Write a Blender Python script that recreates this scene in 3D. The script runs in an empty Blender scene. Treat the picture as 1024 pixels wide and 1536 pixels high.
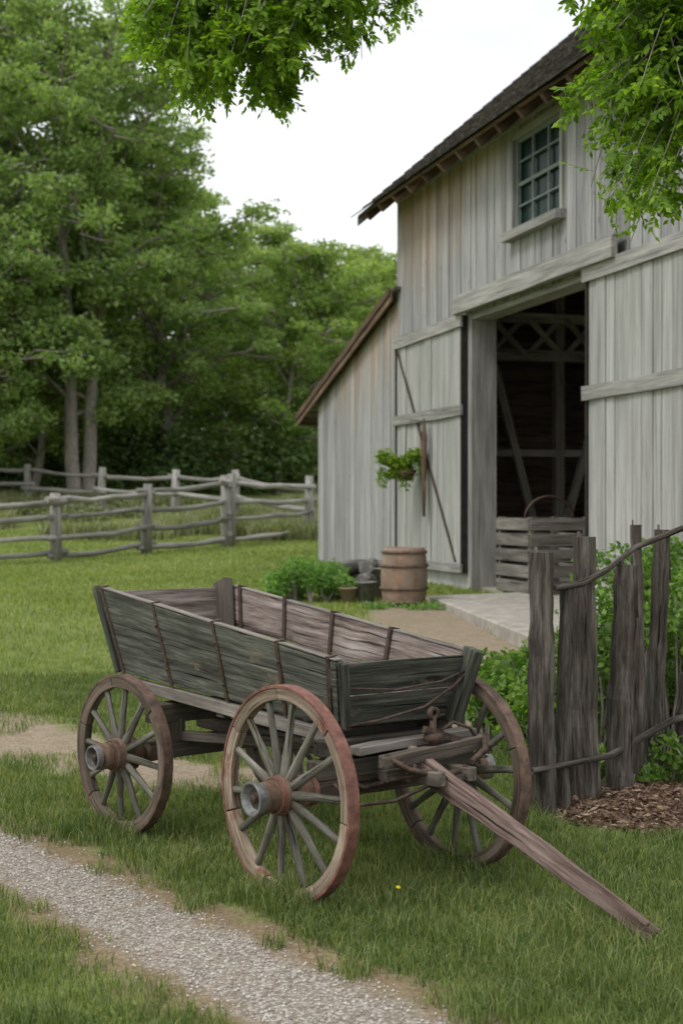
import bpy, math, random
import numpy as np
from mathutils import Vector
random.seed(7); rng=np.random.default_rng(7)
scene=bpy.context.scene
COL=scene.collection
V3=Vector
# ------------------------------------------------------------------ node helpers
def newmat(name):
    m=bpy.data.materials.new(name); m.use_nodes=True
    nt=m.node_tree; nt.nodes.clear(); return m,nt
def lk(nt,a,b): nt.links.new(a,b)
def ramp(nt,fac,stops,interp='LINEAR'):
    r=nt.nodes.new('ShaderNodeValToRGB'); r.color_ramp.interpolation=interp
    e=r.color_ramp.elements
    while len(e)<len(stops): e.new(0.5)
    for i,(p,c) in enumerate(stops):
        e[i].position=p
        if not hasattr(c,'__len__'): c=(c,c,c)
        e[i].color=(c[0],c[1],c[2],1)
    lk(nt,fac,r.inputs[0]); return r.outputs[0]
def mix(nt,fac,a,b,blend='MIX'):
    m=nt.nodes.new('ShaderNodeMix'); m.data_type='RGBA'; m.blend_type=blend
    for s,v in ((m.inputs[0],fac),(m.inputs[6],a),(m.inputs[7],b)):
        if hasattr(v,'links'): lk(nt,v,s)
        elif hasattr(v,'__len__'): s.default_value=(v[0],v[1],v[2],1)
        else: s.default_value=v
    return m.outputs[2]
def mth(nt,op,a,b=None,clamp=False):
    m=nt.nodes.new('ShaderNodeMath'); m.operation=op; m.use_clamp=clamp
    for i,v in enumerate((a,b)):
        if v is None: continue
        if hasattr(v,'links'): lk(nt,v,m.inputs[i])
        else: m.inputs[i].default_value=v
    return m.outputs[0]
def noise(nt,vec,scale,detail=4,rough=0.55,vscale=None):
    if vscale is not None:
        mp=nt.nodes.new('ShaderNodeMapping'); mp.inputs['Scale'].default_value=vscale
        lk(nt,vec,mp.inputs[0]); vec=mp.outputs[0]
    n=nt.nodes.new('ShaderNodeTexNoise'); n.inputs['Scale'].default_value=scale
    n.inputs['Detail'].default_value=detail; n.inputs['Roughness'].default_value=rough
    lk(nt,vec,n.inputs['Vector']); return n.outputs[0]
def attr(nt,name):
    a=nt.nodes.new('ShaderNodeAttribute'); a.attribute_name=name; return a
def finish(nt,col,rough=0.85,bump=None,bstr=0.3,bdist=0.01,metal=0.0,spec=0.3):
    p=nt.nodes.new('ShaderNodeBsdfPrincipled'); o=nt.nodes.new('ShaderNodeOutputMaterial')
    if hasattr(col,'links'): lk(nt,col,p.inputs['Base Color'])
    else: p.inputs['Base Color'].default_value=(*col,1)
    if hasattr(rough,'links'): lk(nt,rough,p.inputs['Roughness'])
    else: p.inputs['Roughness'].default_value=rough
    p.inputs['Metallic'].default_value=metal
    p.inputs['Specular IOR Level'].default_value=spec
    if bump is not None:
        b=nt.nodes.new('ShaderNodeBump'); b.inputs['Strength'].default_value=bstr; b.inputs['Distance'].default_value=bdist
        lk(nt,bump,b.inputs['Height']); lk(nt,b.outputs[0],p.inputs['Normal'])
    lk(nt,p.outputs[0],o.inputs[0]); return p
def wood(name,dark,mid,light,grain=22,stain=None,stain_len=2.0,patch=None,patch_lo=0.52,rv=(0.65,1.2),crack=0.75,bstr=0.5,knots=False,lx=1.3,lo=.30,hi=.70,blotch=0.45,sadd=.14):
    m,nt=newmat(name)
    L=attr(nt,'loc').outputs['Vector']; R=attr(nt,'rnd').outputs['Fac']
    g=noise(nt,L,1.0,9,0.72,(lx,grain,grain))
    c=ramp(nt,g,[(lo,dark),(0.5,mid),(hi,light)])
    g2=noise(nt,L,1.0,4,0.6,(lx*.8,4,4))
    c=mix(nt,blotch,c,ramp(nt,g2,[(0.3,0.45),(0.7,1.2)]),'MULTIPLY')
    if patch is not None:
        g4=noise(nt,L,1.0,7,0.7,(lx*1.8,8,8))
        f=ramp(nt,g4,[(patch_lo,0),(patch_lo+0.08,1)])
        c=mix(nt,f,c,patch)
    if stain is not None:
        D=attr(nt,'dtop').outputs['Fac']
        f=mth(nt,'SUBTRACT',1.0,mth(nt,'DIVIDE',D,stain_len),True)
        gs=noise(nt,L,1.0,5,0.65,(0.45,7,7))
        gs=ramp(nt,gs,[(0.42,0.0),(0.60,1.0)])
        f=mth(nt,'MULTIPLY',f,mth(nt,'ADD',gs,sadd),True)
        c=mix(nt,f,c,mix(nt,g,stain,tuple(v*1.7 for v in stain)))
    cr=noise(nt,L,1.0,2,0.5,(lx*.8,grain*2.6,grain*2.6))
    crf=ramp(nt,cr,[(0.30,1-crack),(0.37,1.0)])
    c=mix(nt,1.0,c,crf,'MULTIPLY')
    if knots:
        v=nt.nodes.new('ShaderNodeTexVoronoi'); v.inputs['Scale'].default_value=1.0
        mp=nt.nodes.new('ShaderNodeMapping'); mp.inputs['Scale'].default_value=(1.7,5.5,5.5)
        lk(nt,L,mp.inputs[0]); lk(nt,mp.outputs[0],v.inputs['Vector'])
        c=mix(nt,1.0,c,ramp(nt,v.outputs['Distance'],[(0.04,0.35),(0.09,0.9),(0.12,1.0)]),'MULTIPLY')
    mr=nt.nodes.new('ShaderNodeMapRange'); lk(nt,R,mr.inputs[0]); mr.inputs[3].default_value=rv[0]; mr.inputs[4].default_value=rv[1]
    cc=nt.nodes.new('ShaderNodeCombineColor')
    for i in range(3): lk(nt,mr.outputs[0],cc.inputs[i])
    c=mix(nt,1.0,c,cc.outputs[0],'MULTIPLY')
    h=mth(nt,'ADD',g,mth(nt,'MULTIPLY',crf,0.8))
    finish(nt,c,0.86,h,bstr,0.006,spec=0.2)
    return m
def leafmat(name,c1,c2,c3,trans=0.4,ns=0.6,tcol=None):
    m,nt=newmat(name)
    g=nt.nodes.new('ShaderNodeNewGeometry')
    oi=nt.nodes.new('ShaderNodeObjectInfo')
    n=noise(nt,g.outputs['Position'],ns,3)
    f=mth(nt,'ADD',mth(nt,'MULTIPLY',g.outputs['Random Per Island'],0.5),mth(nt,'MULTIPLY',n,0.5))
    f=mth(nt,'ADD',f,mth(nt,'MULTIPLY',mth(nt,'SUBTRACT',oi.outputs['Random'],0.5),0.22))
    c=ramp(nt,f,[(0.25,c1),(0.5,c2),(0.78,c3)])
    d=nt.nodes.new('ShaderNodeBsdfPrincipled'); lk(nt,c,d.inputs['Base Color']); d.inputs['Roughness'].default_value=0.5; d.inputs['Specular IOR Level'].default_value=0.35
    t=nt.nodes.new('ShaderNodeBsdfTranslucent'); lk(nt,mix(nt,1.0,c,tcol or (1.5,1.6,0.7),'MULTIPLY'),t.inputs[0])
    ms=nt.nodes.new('ShaderNodeMixShader'); ms.inputs[0].default_value=trans
    lk(nt,d.outputs[0],ms.inputs[1]); lk(nt,t.outputs[0],ms.inputs[2])
    o=nt.nodes.new('ShaderNodeOutputMaterial'); lk(nt,ms.outputs[0],o.inputs[0]); return m
def plain(name,c1,c2,scale=8,rough=0.8,bstr=0.3,metal=0.0,vs=None,coord='Object',spec=0.3):
    m,nt=newmat(name); tc=nt.nodes.new('ShaderNodeTexCoord')
    n=noise(nt,tc.outputs[coord],scale,6,0.65,vs)
    finish(nt,ramp(nt,n,[(0.32,c1),(0.68,c2)]),rough,n,bstr,0.01,metal,spec); return m
# ------------------------------------------------------------------ mesh helpers
class MB:
    def __init__(s): s.V=[];s.F=[];s.M=[];s.L=[];s.R=[];s.D=[];s.S=[]
    def add(s,vs,fs,locs,mat,smooth=None,dt=None,rnd=None):
        o=len(s.V); r=random.random() if rnd is None else rnd
        off=V3((random.random()*40,random.random()*40,random.random()*40))
        s.V+= [tuple(v) for v in vs]; s.L+=[tuple(V3(l)+off) for l in locs]
        s.R+=[r]*len(vs); s.D+=(list(dt) if dt is not None else [9.0]*len(vs))
        for i,f in enumerate(fs):
            s.F.append([o+j for j in f]); s.M.append(mat); s.S.append(bool(smooth and (smooth is True or smooth[i])))
    def sweep(s,pts,prof,mat=0,up=(0,0,1),smooth=False,jit=0.0,rnd=None):
        pts=[V3(p) for p in pts]; up=V3(up); n=len(pts); vs=[];lc=[];ln=0;k=0
        for i,p in enumerate(pts):
            d=(pts[min(i+1,n-1)]-pts[max(i-1,0)]).normalized()
            u0=up if abs(d.dot(up))<0.97 else V3((1,0,0))
            sd=d.cross(u0).normalized(); uu=sd.cross(d).normalized()
            if i: ln+=(p-pts[i-1]).length
            pr=prof(i/(n-1),i); k=len(pr)
            for a,b in pr:
                q=p+sd*(a+random.uniform(-jit,jit))+uu*(b+random.uniform(-jit,jit)); vs.append(q); lc.append((ln,a,b))
        fs=[];sm=[]
        for i in range(n-1):
            for j in range(k):
                j2=(j+1)%k; fs.append((i*k+j,i*k+j2,(i+1)*k+j2,(i+1)*k+j)); sm.append(smooth)
        fs.append(tuple(range(k))[::-1]); fs.append(tuple((n-1)*k+j for j in range(k))); sm+=[False,False]
        s.add(vs,fs,lc,mat,sm,rnd=rnd)
    def beam(s,p0,p1,w,h,mat=0,up=(0,0,1),w1=None,h1=None,seg=1,jit=0.0,bow=0.0,rnd=None):
        p0=V3(p0);p1=V3(p1);w1=w if w1 is None else w1;h1=h if h1 is None else h1
        pts=[p0.lerp(p1,i/seg)+V3((0,0,-bow*4*(i/seg)*(1-i/seg))) for i in range(seg+1)]
        def pr(t,i):
            a=(w+(w1-w)*t)/2;b=(h+(h1-h)*t)/2
            return [(-a,-b),(a,-b),(a,b),(-a,b)]
        s.sweep(pts,pr,mat,up,False,jit,rnd)
    def tube(s,pts,r,mat=0,n=8,up=(0,0,1),rough=0.0,jit=0.0,rnd=None):
        rr=r if hasattr(r,'__len__') else [r]*len(pts)
        ph=[1+random.uniform(-rough,rough) for _ in range(n)]
        def pr(t,i):
            return [(rr[i]*ph[j]*math.cos(2*math.pi*j/n),rr[i]*ph[j]*math.sin(2*math.pi*j/n)) for j in range(n)]
        s.sweep(pts,pr,mat,up,True,jit,rnd)
    def lathe(s,o,ax,prof,mat=0,n=32,closed=False,smooth=True,rnd=None):
        o=V3(o);ax=V3(ax).normalized(); a=ax.orthogonal().normalized(); b=ax.cross(a); k=len(prof); vs=[];lc=[]
        for i in range(n):
            t=2*math.pi*i/n; d=a*math.cos(t)+b*math.sin(t)
            for r,h in prof: vs.append(o+d*r+ax*h); lc.append((t*max(r,0.2),h,r))
        fs=[]
        for i in range(n):
            i2=(i+1)%n
            for j in range(k if closed else k-1):
                j2=(j+1)%k; fs.append((i*k+j,i2*k+j,i2*k+j2,i*k+j2))
        s.add(vs,fs,lc,mat,smooth,rnd=rnd)
    def panel(s,p00,p10,p11,p01,th,mat=0,dt=None,rnd=None):
        P=[V3(p) for p in (p00,p10,p11,p01)]; th=V3(th)
        lx=(P[1]-P[0]).length; ly=(P[3]-P[0]).length; ly1=(P[2]-P[1]).length
        vs=P+[p+th for p in P]; t=th.length
        lc=[(0,0,0),(lx,0,0),(lx,ly1,0),(0,ly,0)]; lc=lc+[(a,b,t) for a,b,_ in lc]
        fs=[(0,1,2,3),(7,6,5,4),(0,4,5,1),(1,5,6,2),(2,6,7,3),(3,7,4,0)]
        if dt is not None: dt=list(dt)*2
        s.add(vs,fs,lc,mat,None,dt,rnd)
    def build(s,name,mats,parent=None,bevel=0.0,loc=(0,0,0)):
        me=bpy.data.meshes.new(name); loc=V3(loc)
        me.from_pydata([tuple(V3(v)-loc) for v in s.V],[],s.F)
        for m in mats: me.materials.append(m)
        me.polygons.foreach_set('material_index',s.M); me.polygons.foreach_set('use_smooth',s.S)
        a=me.attributes.new('loc','FLOAT_VECTOR','POINT'); a.data.foreach_set('vector',np.array(s.L,dtype=np.float32).ravel())
        a=me.attributes.new('rnd','FLOAT','POINT'); a.data.foreach_set('value',np.array(s.R,dtype=np.float32))
        a=me.attributes.new('dtop','FLOAT','POINT'); a.data.foreach_set('value',np.array(s.D,dtype=np.float32))
        import bmesh
        bm=bmesh.new(); bm.from_mesh(me); bmesh.ops.recalc_face_normals(bm,faces=bm.faces); bm.to_mesh(me); bm.free()
        me.update(); ob=bpy.data.objects.new(name,me); ob.location=loc; COL.objects.link(ob)
        if parent: ob.parent=parent; ob.location=loc-parent.location
        if bevel>0:
            md=ob.modifiers.new('b','BEVEL'); md.width=bevel; md.segments=1; md.limit_method='ANGLE'; md.angle_limit=math.radians(50)
        return ob
def empty(name,loc=(0,0,0)):
    e=bpy.data.objects.new(name,None); e.location=loc; e.empty_display_size=0.2; COL.objects.link(e); return e
def mesh_np(name,V,F,mats,mi=None,smooth=None,parent=None,link=True):
    V=np.ascontiguousarray(V,dtype=np.float32).reshape(-1,3); F=np.ascontiguousarray(F,dtype=np.int32); n,k=F.shape
    me=bpy.data.meshes.new(name); me.vertices.add(len(V)); me.vertices.foreach_set('co',V.ravel())
    me.loops.add(n*k); me.loops.foreach_set('vertex_index',F.ravel())
    me.polygons.add(n); me.polygons.foreach_set('loop_start',np.arange(n,dtype=np.int32)*k); me.polygons.foreach_set('loop_total',np.full(n,k,dtype=np.int32))
    for m in mats: me.materials.append(m)
    if mi is not None: me.polygons.foreach_set('material_index',np.asarray(mi,dtype=np.int32))
    if smooth is not None: me.polygons.foreach_set('use_smooth',np.full(n,smooth) if isinstance(smooth,bool) else smooth)
    me.update(calc_edges=True); me.validate()
    if not link: return me
    ob=bpy.data.objects.new(name,me); COL.objects.link(ob)
    if parent: ob.parent=parent; ob.location=-V3(parent.location)
    return ob
def unit(A): return A/np.maximum(np.linalg.norm(A,axis=1,keepdims=True),1e-6)
def leaf_quads(C,s,asp=0.45,flat=0.0,r=rng):
    n=len(C); a=r.normal(size=(n,3)); a[:,2]*=(1-flat); a=unit(a); b=unit(np.cross(a,r.normal(size=(n,3)))); s=np.asarray(s).reshape(-1,1)
    return np.stack([C-a*s,C+b*s*asp,C+a*s,C-b*s*asp],1).reshape(-1,3), np.arange(n*4).reshape(-1,4)
def tubes_np(tubes,n=6):
    Vs=[];Fs=[];o=0
    ang=np.arange(n)/n*2*np.pi
    for pts,rad in tubes:
        P=np.array(pts,dtype=float); R=np.array(rad)
        T=np.gradient(P,axis=0); T=unit(T); ref=np.array([0.31,0.95,0.05]); A=unit(np.cross(T,ref)); B=np.cross(T,A)
        ring=P[:,None]+R[:,None,None]*(A[:,None]*np.cos(ang)[None,:,None]+B[:,None]*np.sin(ang)[None,:,None])
        Vs.append(ring.reshape(-1,3)); m=len(P)
        i,j=np.meshgrid(np.arange(m-1),np.arange(n),indexing='ij'); j2=(j+1)%n
        Fs.append(np.stack([i*n+j,i*n+j2,(i+1)*n+j2,(i+1)*n+j],-1).reshape(-1,4)+o); o+=m*n
    return np.concatenate(Vs),np.concatenate(Fs)
def vnoise(x,y,s,seed=0):
    x=np.asarray(x)*s+seed*17.3; y=np.asarray(y)*s+seed*7.7
    xi=np.floor(x);yi=np.floor(y);fx=x-xi;fy=y-yi; fx=fx*fx*(3-2*fx);fy=fy*fy*(3-2*fy)
    h=lambda a,b: np.mod(np.sin(a*127.1+b*311.7+seed)*43758.5453,1.0)
    return (h(xi,yi)*(1-fx)+h(xi+1,yi)*fx)*(1-fy)+(h(xi,yi+1)*(1-fx)+h(xi+1,yi+1)*fx)*fy
# ------------------------------------------------------------------ terrain
def tz(x,y):
    x=np.asarray(x,dtype=float);y=np.asarray(y,dtype=float)
    z=np.interp(y,[-50,9.5,12,14,18,29,33,38,44,50,58,70,120,500],[0,0,0.16,0.29,0.35,0.38,0.56,0.79,1.35,2.1,3.6,5.0,7.0,10])
    z=z+0.03*(vnoise(x,y,0.9,3)-0.5)*np.clip((11-y)/4,0.15,1)
    z=z+0.10*np.exp(-(((x-1.75)/0.55)**2+((y-7.95)/0.45)**2))
    return z
def dpoly(x,y,P):
    x=np.asarray(x,dtype=float);y=np.asarray(y,dtype=float); best=np.full(x.shape,99.0)
    for (x0,y0,w0),(x1,y1,w1) in zip(P[:-1],P[1:]):
        dx,dy=x1-x0,y1-y0; t=np.clip(((x-x0)*dx+(y-y0)*dy)/(dx*dx+dy*dy),0,1)
        best=np.minimum(best,np.hypot(x-x0-t*dx,y-y0-t*dy)-(w0+(w1-w0)*t))
    return best
GP=[(-7,12.8,.3),(-1.98,7.28,.25),(-1.285,6.43,.23),(-.70,5.60,.24),(-.10,4.80,.27),(.35,4.2,.30),(1.5,2.5,.35),(3,-3,.4)]
TP=[(-16,19,.5),(-9,15.0,.45),(-2.6,10.45,.42),(-1.1,8.95,.42),(-.1,8.6,.35),(.6,9.5,.33),(1.0,11.5,.4),(1.25,14,.5),(.95,17.3,.62),(1.4,20,.7)]
def dgrav(x,y): return dpoly(x,y,GP)
def dtrack(x,y): return dpoly(x,y,TP)
def dmulch(x,y): return np.hypot((np.asarray(x)-1.85)/0.75,(np.asarray(y)-7.8)/0.55)-1.0
xs=np.concatenate([np.linspace(-300,-20,18),np.linspace(-19,-5,26),np.linspace(-4.9,4,150),np.linspace(4.2,20,30),np.linspace(22,300,18)])
ys=np.concatenate([np.linspace(-60,2,14),np.linspace(2.6,14,200),np.linspace(14.2,24,60),np.linspace(24.5,60,60),np.linspace(64,500,30)])
X,Y=np.meshgrid(xs,ys); Z=tz(X,Y); nx,ny=len(xs),len(ys)
I,J=np.meshgrid(np.arange(ny-1),np.arange(nx-1),indexing='ij')
F=np.stack([I*nx+J,I*nx+J+1,(I+1)*nx+J+1,(I+1)*nx+J],-1).reshape(-1,4)
m,nt=newmat('ground_mat')
g=nt.nodes.new('ShaderNodeNewGeometry').outputs['Position']
n1=noise(nt,g,0.35,4); n2=noise(nt,g,6,6,0.7); n3=noise(nt,g,45,4,0.7); n4=noise(nt,g,1.6,4,0.6); n5=noise(nt,g,160,2,0.6)
grass=ramp(nt,n2,[(0.3,(0.07,0.10,0.025)),(0.5,(0.16,0.21,0.055)),(0.7,(0.26,0.30,0.095))])
grass=mix(nt,ramp(nt,n1,[(0.35,0),(0.65,0.55)]),grass,(0.29,0.31,0.12))
grass=mix(nt,ramp(nt,n3,[(0.35,0.45),(0.6,0.0)]),grass,(0.05,0.07,0.02))
dirt=ramp(nt,n3,[(0.3,(0.13,0.09,0.055)),(0.5,(0.24,0.175,0.11)),(0.7,(0.36,0.28,0.19))])
dirt=mix(nt,ramp(nt,n4,[(0.4,0.0),(0.65,0.4)]),dirt,(0.20,0.17,0.09))
vor=nt.nodes.new('ShaderNodeTexVoronoi'); vor.inputs['Scale'].default_value=70; lk(nt,g,vor.inputs['Vector'])
grav=ramp(nt,vor.outputs['Color'],[(0.1,(0.24,0.21,0.175)),(0.5,(0.38,0.34,0.295)),(0.95,(0.56,0.52,0.46))])
grav=mix(nt,ramp(nt,vor.outputs['Distance'],[(0.35,0.0),(0.75,0.8)]),grav,(0.16,0.13,0.10))
grav=mix(nt,ramp(nt,n2,[(0.5,0.0),(0.68,0.45)]),grav,(0.27,0.21,0.145))
track=ramp(nt,n3,[(0.3,(0.20,0.155,0.105)),(0.6,(0.38,0.31,0.23))])
track=mix(nt,ramp(nt,n2,[(0.46,0.0),(0.62,0.55)]),track,(0.22,0.18,0.11))
track=mix(nt,ramp(nt,n4,[(0.5,0.0),(0.72,0.5)]),track,(0.19,0.18,0.08))
wob=mth(nt,'MULTIPLY',mth(nt,'SUBTRACT',noise(nt,g,3.5,5,0.6),0.5),0.5)
wob2=mth(nt,'MULTIPLY',mth(nt,'SUBTRACT',n2,0.5),0.35)
dg=attr(nt,'dg').outputs['Fac']; dd=attr(nt,'dd').outputs['Fac']; dm=attr(nt,'dm').outputs['Fac']
fd=ramp(nt,mth(nt,'ADD',mth(nt,'ADD',mth(nt,'ADD',dg,wob),wob2),0.28),[(0.40,1.0),(0.56,0.0)])
fg=ramp(nt,mth(nt,'ADD',mth(nt,'ADD',dg,mth(nt,'MULTIPLY',wob2,0.9)),0.5),[(0.41,1.0),(0.53,0.0)])
ft=ramp(nt,mth(nt,'ADD',mth(nt,'ADD',mth(nt,'ADD',dd,wob),wob2),0.5),[(0.42,1.0),(0.62,0.0)])
fm=ramp(nt,mth(nt,'ADD',dm,mth(nt,'ADD',wob2,0.5)),[(0.4,1.0),(0.55,0.0)])
c=mix(nt,ft,grass,track); c=mix(nt,fd,c,dirt); c=mix(nt,fg,c,grav)
c=mix(nt,fm,c,ramp(nt,n3,[(0.3,(0.06,0.035,0.02)),(0.65,(0.22,0.14,0.09))]))
h=mth(nt,'ADD',mth(nt,'MULTIPLY',n3,0.6),mth(nt,'ADD',n2,mth(nt,'MULTIPLY',n5,0.3)))
finish(nt,c,0.95,h,0.8,0.035,spec=0.1)
ground=mesh_np('ground',np.stack([X,Y,Z],-1),F,[m],smooth=True)
for nm,fn in (('dg',dgrav),('dd',dtrack),('dm',dmulch)):
    a=ground.data.attributes.new(nm,'FLOAT','POINT'); a.data.foreach_set('value',np.clip(fn(X,Y),-3,3).astype(np.float32).ravel())
# ------------------------------------------------------------------ grass
grassmat=leafmat('grass_mat',(0.050,0.082,0.024),(0.115,0.172,0.048),(0.29,0.31,0.12),0.38,1.0)
grassfar=leafmat('grass_far_mat',(0.13,0.175,0.042),(0.225,0.285,0.072),(0.36,0.385,0.14),0.38,0.6)
def blades(x,y,h,w,name,mat):
    n=len(x); z=tz(x,y)-0.004; a=rng.uniform(0,2*np.pi,n); l=rng.uniform(0,2*np.pi,n); ln=h*rng.uniform(0.1,0.85,n)
    B=np.stack([x,y,z],1); W=np.stack([np.cos(a)*w/2,np.sin(a)*w/2,np.zeros(n)],1); Ld=np.stack([np.cos(l)*ln,np.sin(l)*ln,np.zeros(n)],1)
    H=np.stack([np.zeros(n),np.zeros(n),h],1)
    M=B+Ld*0.33+H*0.6
    T=B+Ld+H*(1-0.3*(ln/h)[:,None])
    V=np.stack([B-W,B+W,M+W*0.8,M-W*0.8,T],1).reshape(-1,3)
    o=np.arange(n)[:,None]*5
    F=np.concatenate([o+np.array([[0,1,2]]),o+np.array([[0,2,3]]),o+np.array([[3,2,4]])],1).reshape(-1,3)
    return mesh_np(name,V,F,[mat])
def keep_mask(x,y):
    w=(vnoise(x,y,3.5,1)-0.5)*0.22+(vnoise(x,y,11,2)-0.5)*0.14
    r=rng.uniform(0,1,len(x))
    k=np.clip((dgrav(x,y)+w-0.07)/0.17,0,1)**1.3>r
    k|=(dgrav(x,y)>-.05)&(vnoise(x,y,6,12)>.66)&(rng.uniform(0,1,len(x))<.35)
    t=np.clip((dtrack(x,y)+w*1.3+0.04)/0.28,0,1)>r
    t=t|((vnoise(x,y,2.3,9)>0.60)&(rng.uniform(0,1,len(x))<0.25)&(y<13))
    mu=np.clip(dmulch(x,y)/0.15,0,1)>r
    barn=~(((x-1.058)*-.9625+(y-25.64)*-.271<0.0)&(y<26)&(y>8)&(x>1.5))
    thin=rng.uniform(0,1,len(x))<(.45+1.0*vnoise(x,y,1.3,21))
    return k&t&mu&barn&thin
def sample(n,y0,y1,pw,margin):
    u=rng.uniform(0,1,n); y=y0+(y1-y0)*u**pw; hw=0.27*y+margin
    x=rng.uniform(-1,1,n)*hw
    k=keep_mask(x,y); return x[k],y[k]
x,y=sample(470000,3.7,12.5,1.15,0.9)
hh=0.026+0.035*vnoise(x,y,1.7,5)+0.045*vnoise(x,y,5,6)**1.5
def tall(cx,cy,s,amp): return amp*np.exp(-((x-cx)**2+(y-cy)**2)/s**2)
for cx,cy in ((-.22,6.05),(.50,6.70),(-1.15,7.42),(1.2,7.70),(1.5,7.95),(.95,5.6),(-.05,8.0)): hh=hh+tall(cx,cy,.22,.065)
hh=hh*rng.uniform(0.55,1.45,len(x))
g1=blades(x,y,hh,0.0032*(0.8+y/14)*rng.uniform(0.7,1.4,len(x)),'lawn_grass',grassmat)
x,y=sample(190000,12.2,40,1.0,2.5)
blades(x,y,(0.04+0.04*vnoise(x,y,0.8,5))*rng.uniform(0.6,1.4,len(x)),0.0006*y*rng.uniform(0.7,1.4,len(x)),'far_grass',grassfar)
weed=leafmat('weed_mat',(0.11,0.14,0.06),(0.20,0.23,0.105),(0.33,0.34,0.19),0.3,0.5)
n=60000; x=rng.uniform(-16,1.0,n); y=rng.uniform(37,47,n); k=vnoise(x,y,0.35,4)>0.42; x,y=x[k],y[k]
blades(x,y,(0.2+0.45*vnoise(x,y,0.5,8))*rng.uniform(0.5,1.3,len(x)),np.full(len(x),0.04),'meadow_weeds',weed)
n=30000; x=rng.uniform(-2.6,1.2,n); y=rng.uniform(3.8,8.2,n); k=(dgrav(x,y)+(vnoise(x,y,9,2)-.5)*.14)<0.02; k&=rng.uniform(0,1,n)<.45+.8*vnoise(x,y,5,14); k|=(dgrav(x,y)<0.16)&(rng.uniform(0,1,n)<0.08); x,y=x[k],y[k]; n=len(x)
s=rng.uniform(0.003,0.0085,n); z=tz(x,y)+s*0.3
oct_=np.array([[1,0,0],[0,1,0],[-1,0,0],[0,-1,0],[0,0,.7],[0,0,-.7]])
V=np.stack([x,y,z],1)[:,None]+oct_[None]*s[:,None,None]*rng.uniform(0.6,1.3,(n,6,1))
of=np.array([[0,1,4],[1,2,4],[2,3,4],[3,0,4],[1,0,5],[2,1,5],[3,2,5],[0,3,5]])
m,nt=newmat('gravel_stone'); gg=nt.nodes.new('ShaderNodeNewGeometry')
finish(nt,ramp(nt,gg.outputs['Random Per Island'],[(0,(0.22,0.185,0.15)),(0.5,(0.39,0.355,0.31)),(1,(0.58,0.55,0.50))]),0.9)
mesh_np('gravel',V.reshape(-1,3),(np.arange(n)[:,None,None]*6+of[None]).reshape(-1,3),[m])
n=5000; r=np.sqrt(rng.uniform(0,1,n)); t=rng.uniform(0,6.283,n); x=1.85+0.78*r*np.cos(t); y=7.8+0.57*r*np.sin(t)
C=np.stack([x,y,tz(x,y)+rng.uniform(0.002,0.03,n)],1); V,F=leaf_quads(C,rng.uniform(0.012,0.035,n),0.3,0.7)
m,nt=newmat('mulch_chip'); gg=nt.nodes.new('ShaderNodeNewGeometry')
finish(nt,ramp(nt,gg.outputs['Random Per Island'],[(0,(0.06,0.035,0.02)),(0.6,(0.17,0.11,0.075)),(1,(0.32,0.235,0.17))]),0.9)
mesh_np('mulch',V,F,[m])
# ------------------------------------------------------------------ materials
w_siding=wood('barn_siding',(0.20,0.198,0.192),(0.345,0.343,0.335),(0.46,0.458,0.45),24,stain=(0.30,0.175,0.08),stain_len=2.3,patch=(0.235,0.23,0.22),patch_lo=0.60,rv=(0.76,1.12),crack=0.5,knots=True,lx=.8,lo=.32,hi=.68,blotch=.35)
w_door=wood('barn_door_wood',(0.25,0.25,0.232),(0.39,0.39,0.365),(0.49,0.49,0.465),20,patch=(0.30,0.295,0.265),patch_lo=0.60,rv=(0.82,1.08),crack=0.45,lx=.7,lo=.32,hi=.68,blotch=.35)
w_trim=wood('barn_trim_wood',(0.15,0.145,0.13),(0.30,0.292,0.27),(0.44,0.43,0.40),20,rv=(0.85,1.1),crack=0.65,lx=.9)
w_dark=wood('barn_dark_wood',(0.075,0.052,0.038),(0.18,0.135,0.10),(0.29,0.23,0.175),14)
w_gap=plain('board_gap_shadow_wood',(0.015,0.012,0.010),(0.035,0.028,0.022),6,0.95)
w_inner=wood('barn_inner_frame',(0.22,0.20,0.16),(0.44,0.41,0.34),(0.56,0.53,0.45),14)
w_soff=wood('barn_soffit_wood',(0.06,0.038,0.026),(0.15,0.10,0.07),(0.27,0.19,0.135),14)
w_shing=wood('roof_shingle',(0.045,0.04,0.036),(0.12,0.107,0.096),(0.22,0.20,0.18),10,rv=(0.45,1.4))
w_fence=wood('fence_wood',(0.036,0.029,0.024),(0.105,0.088,0.074),(0.25,0.22,0.19),26,rv=(0.65,1.1),crack=0.88,bstr=1.0,lo=.36,hi=.66,lx=2.0)
w_rail=wood('rail_wood',(0.17,0.163,0.145),(0.32,0.305,0.275),(0.46,0.44,0.40),10,rv=(0.7,1.15))
w_box=wood('wagon_box_wood',(0.030,0.031,0.025),(0.088,0.091,0.072),(0.20,0.205,0.172),28,patch=(0.17,0.14,0.105),patch_lo=0.585,rv=(0.70,1.12),crack=0.9,bstr=1.0,knots=True,lo=.36,hi=.67,lx=1.8,blotch=.75)
w_boxin=wood('wagon_box_inner',(0.065,0.047,0.038),(0.19,0.152,0.13),(0.38,0.33,0.295),24,rv=(0.65,1.12),crack=0.88,bstr=1.0,knots=True,lo=.36,hi=.67,lx=1.8,blotch=.7)
w_gear=wood('wagon_gear_wood',(0.045,0.036,0.028),(0.13,0.11,0.088),(0.26,0.23,0.19),20,rv=(0.55,1.15))
w_sill=wood('wagon_sill_wood',(0.10,0.087,0.074),(0.24,0.213,0.185),(0.39,0.36,0.315),22,rv=(0.8,1.1),lx=2.0)
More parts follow.
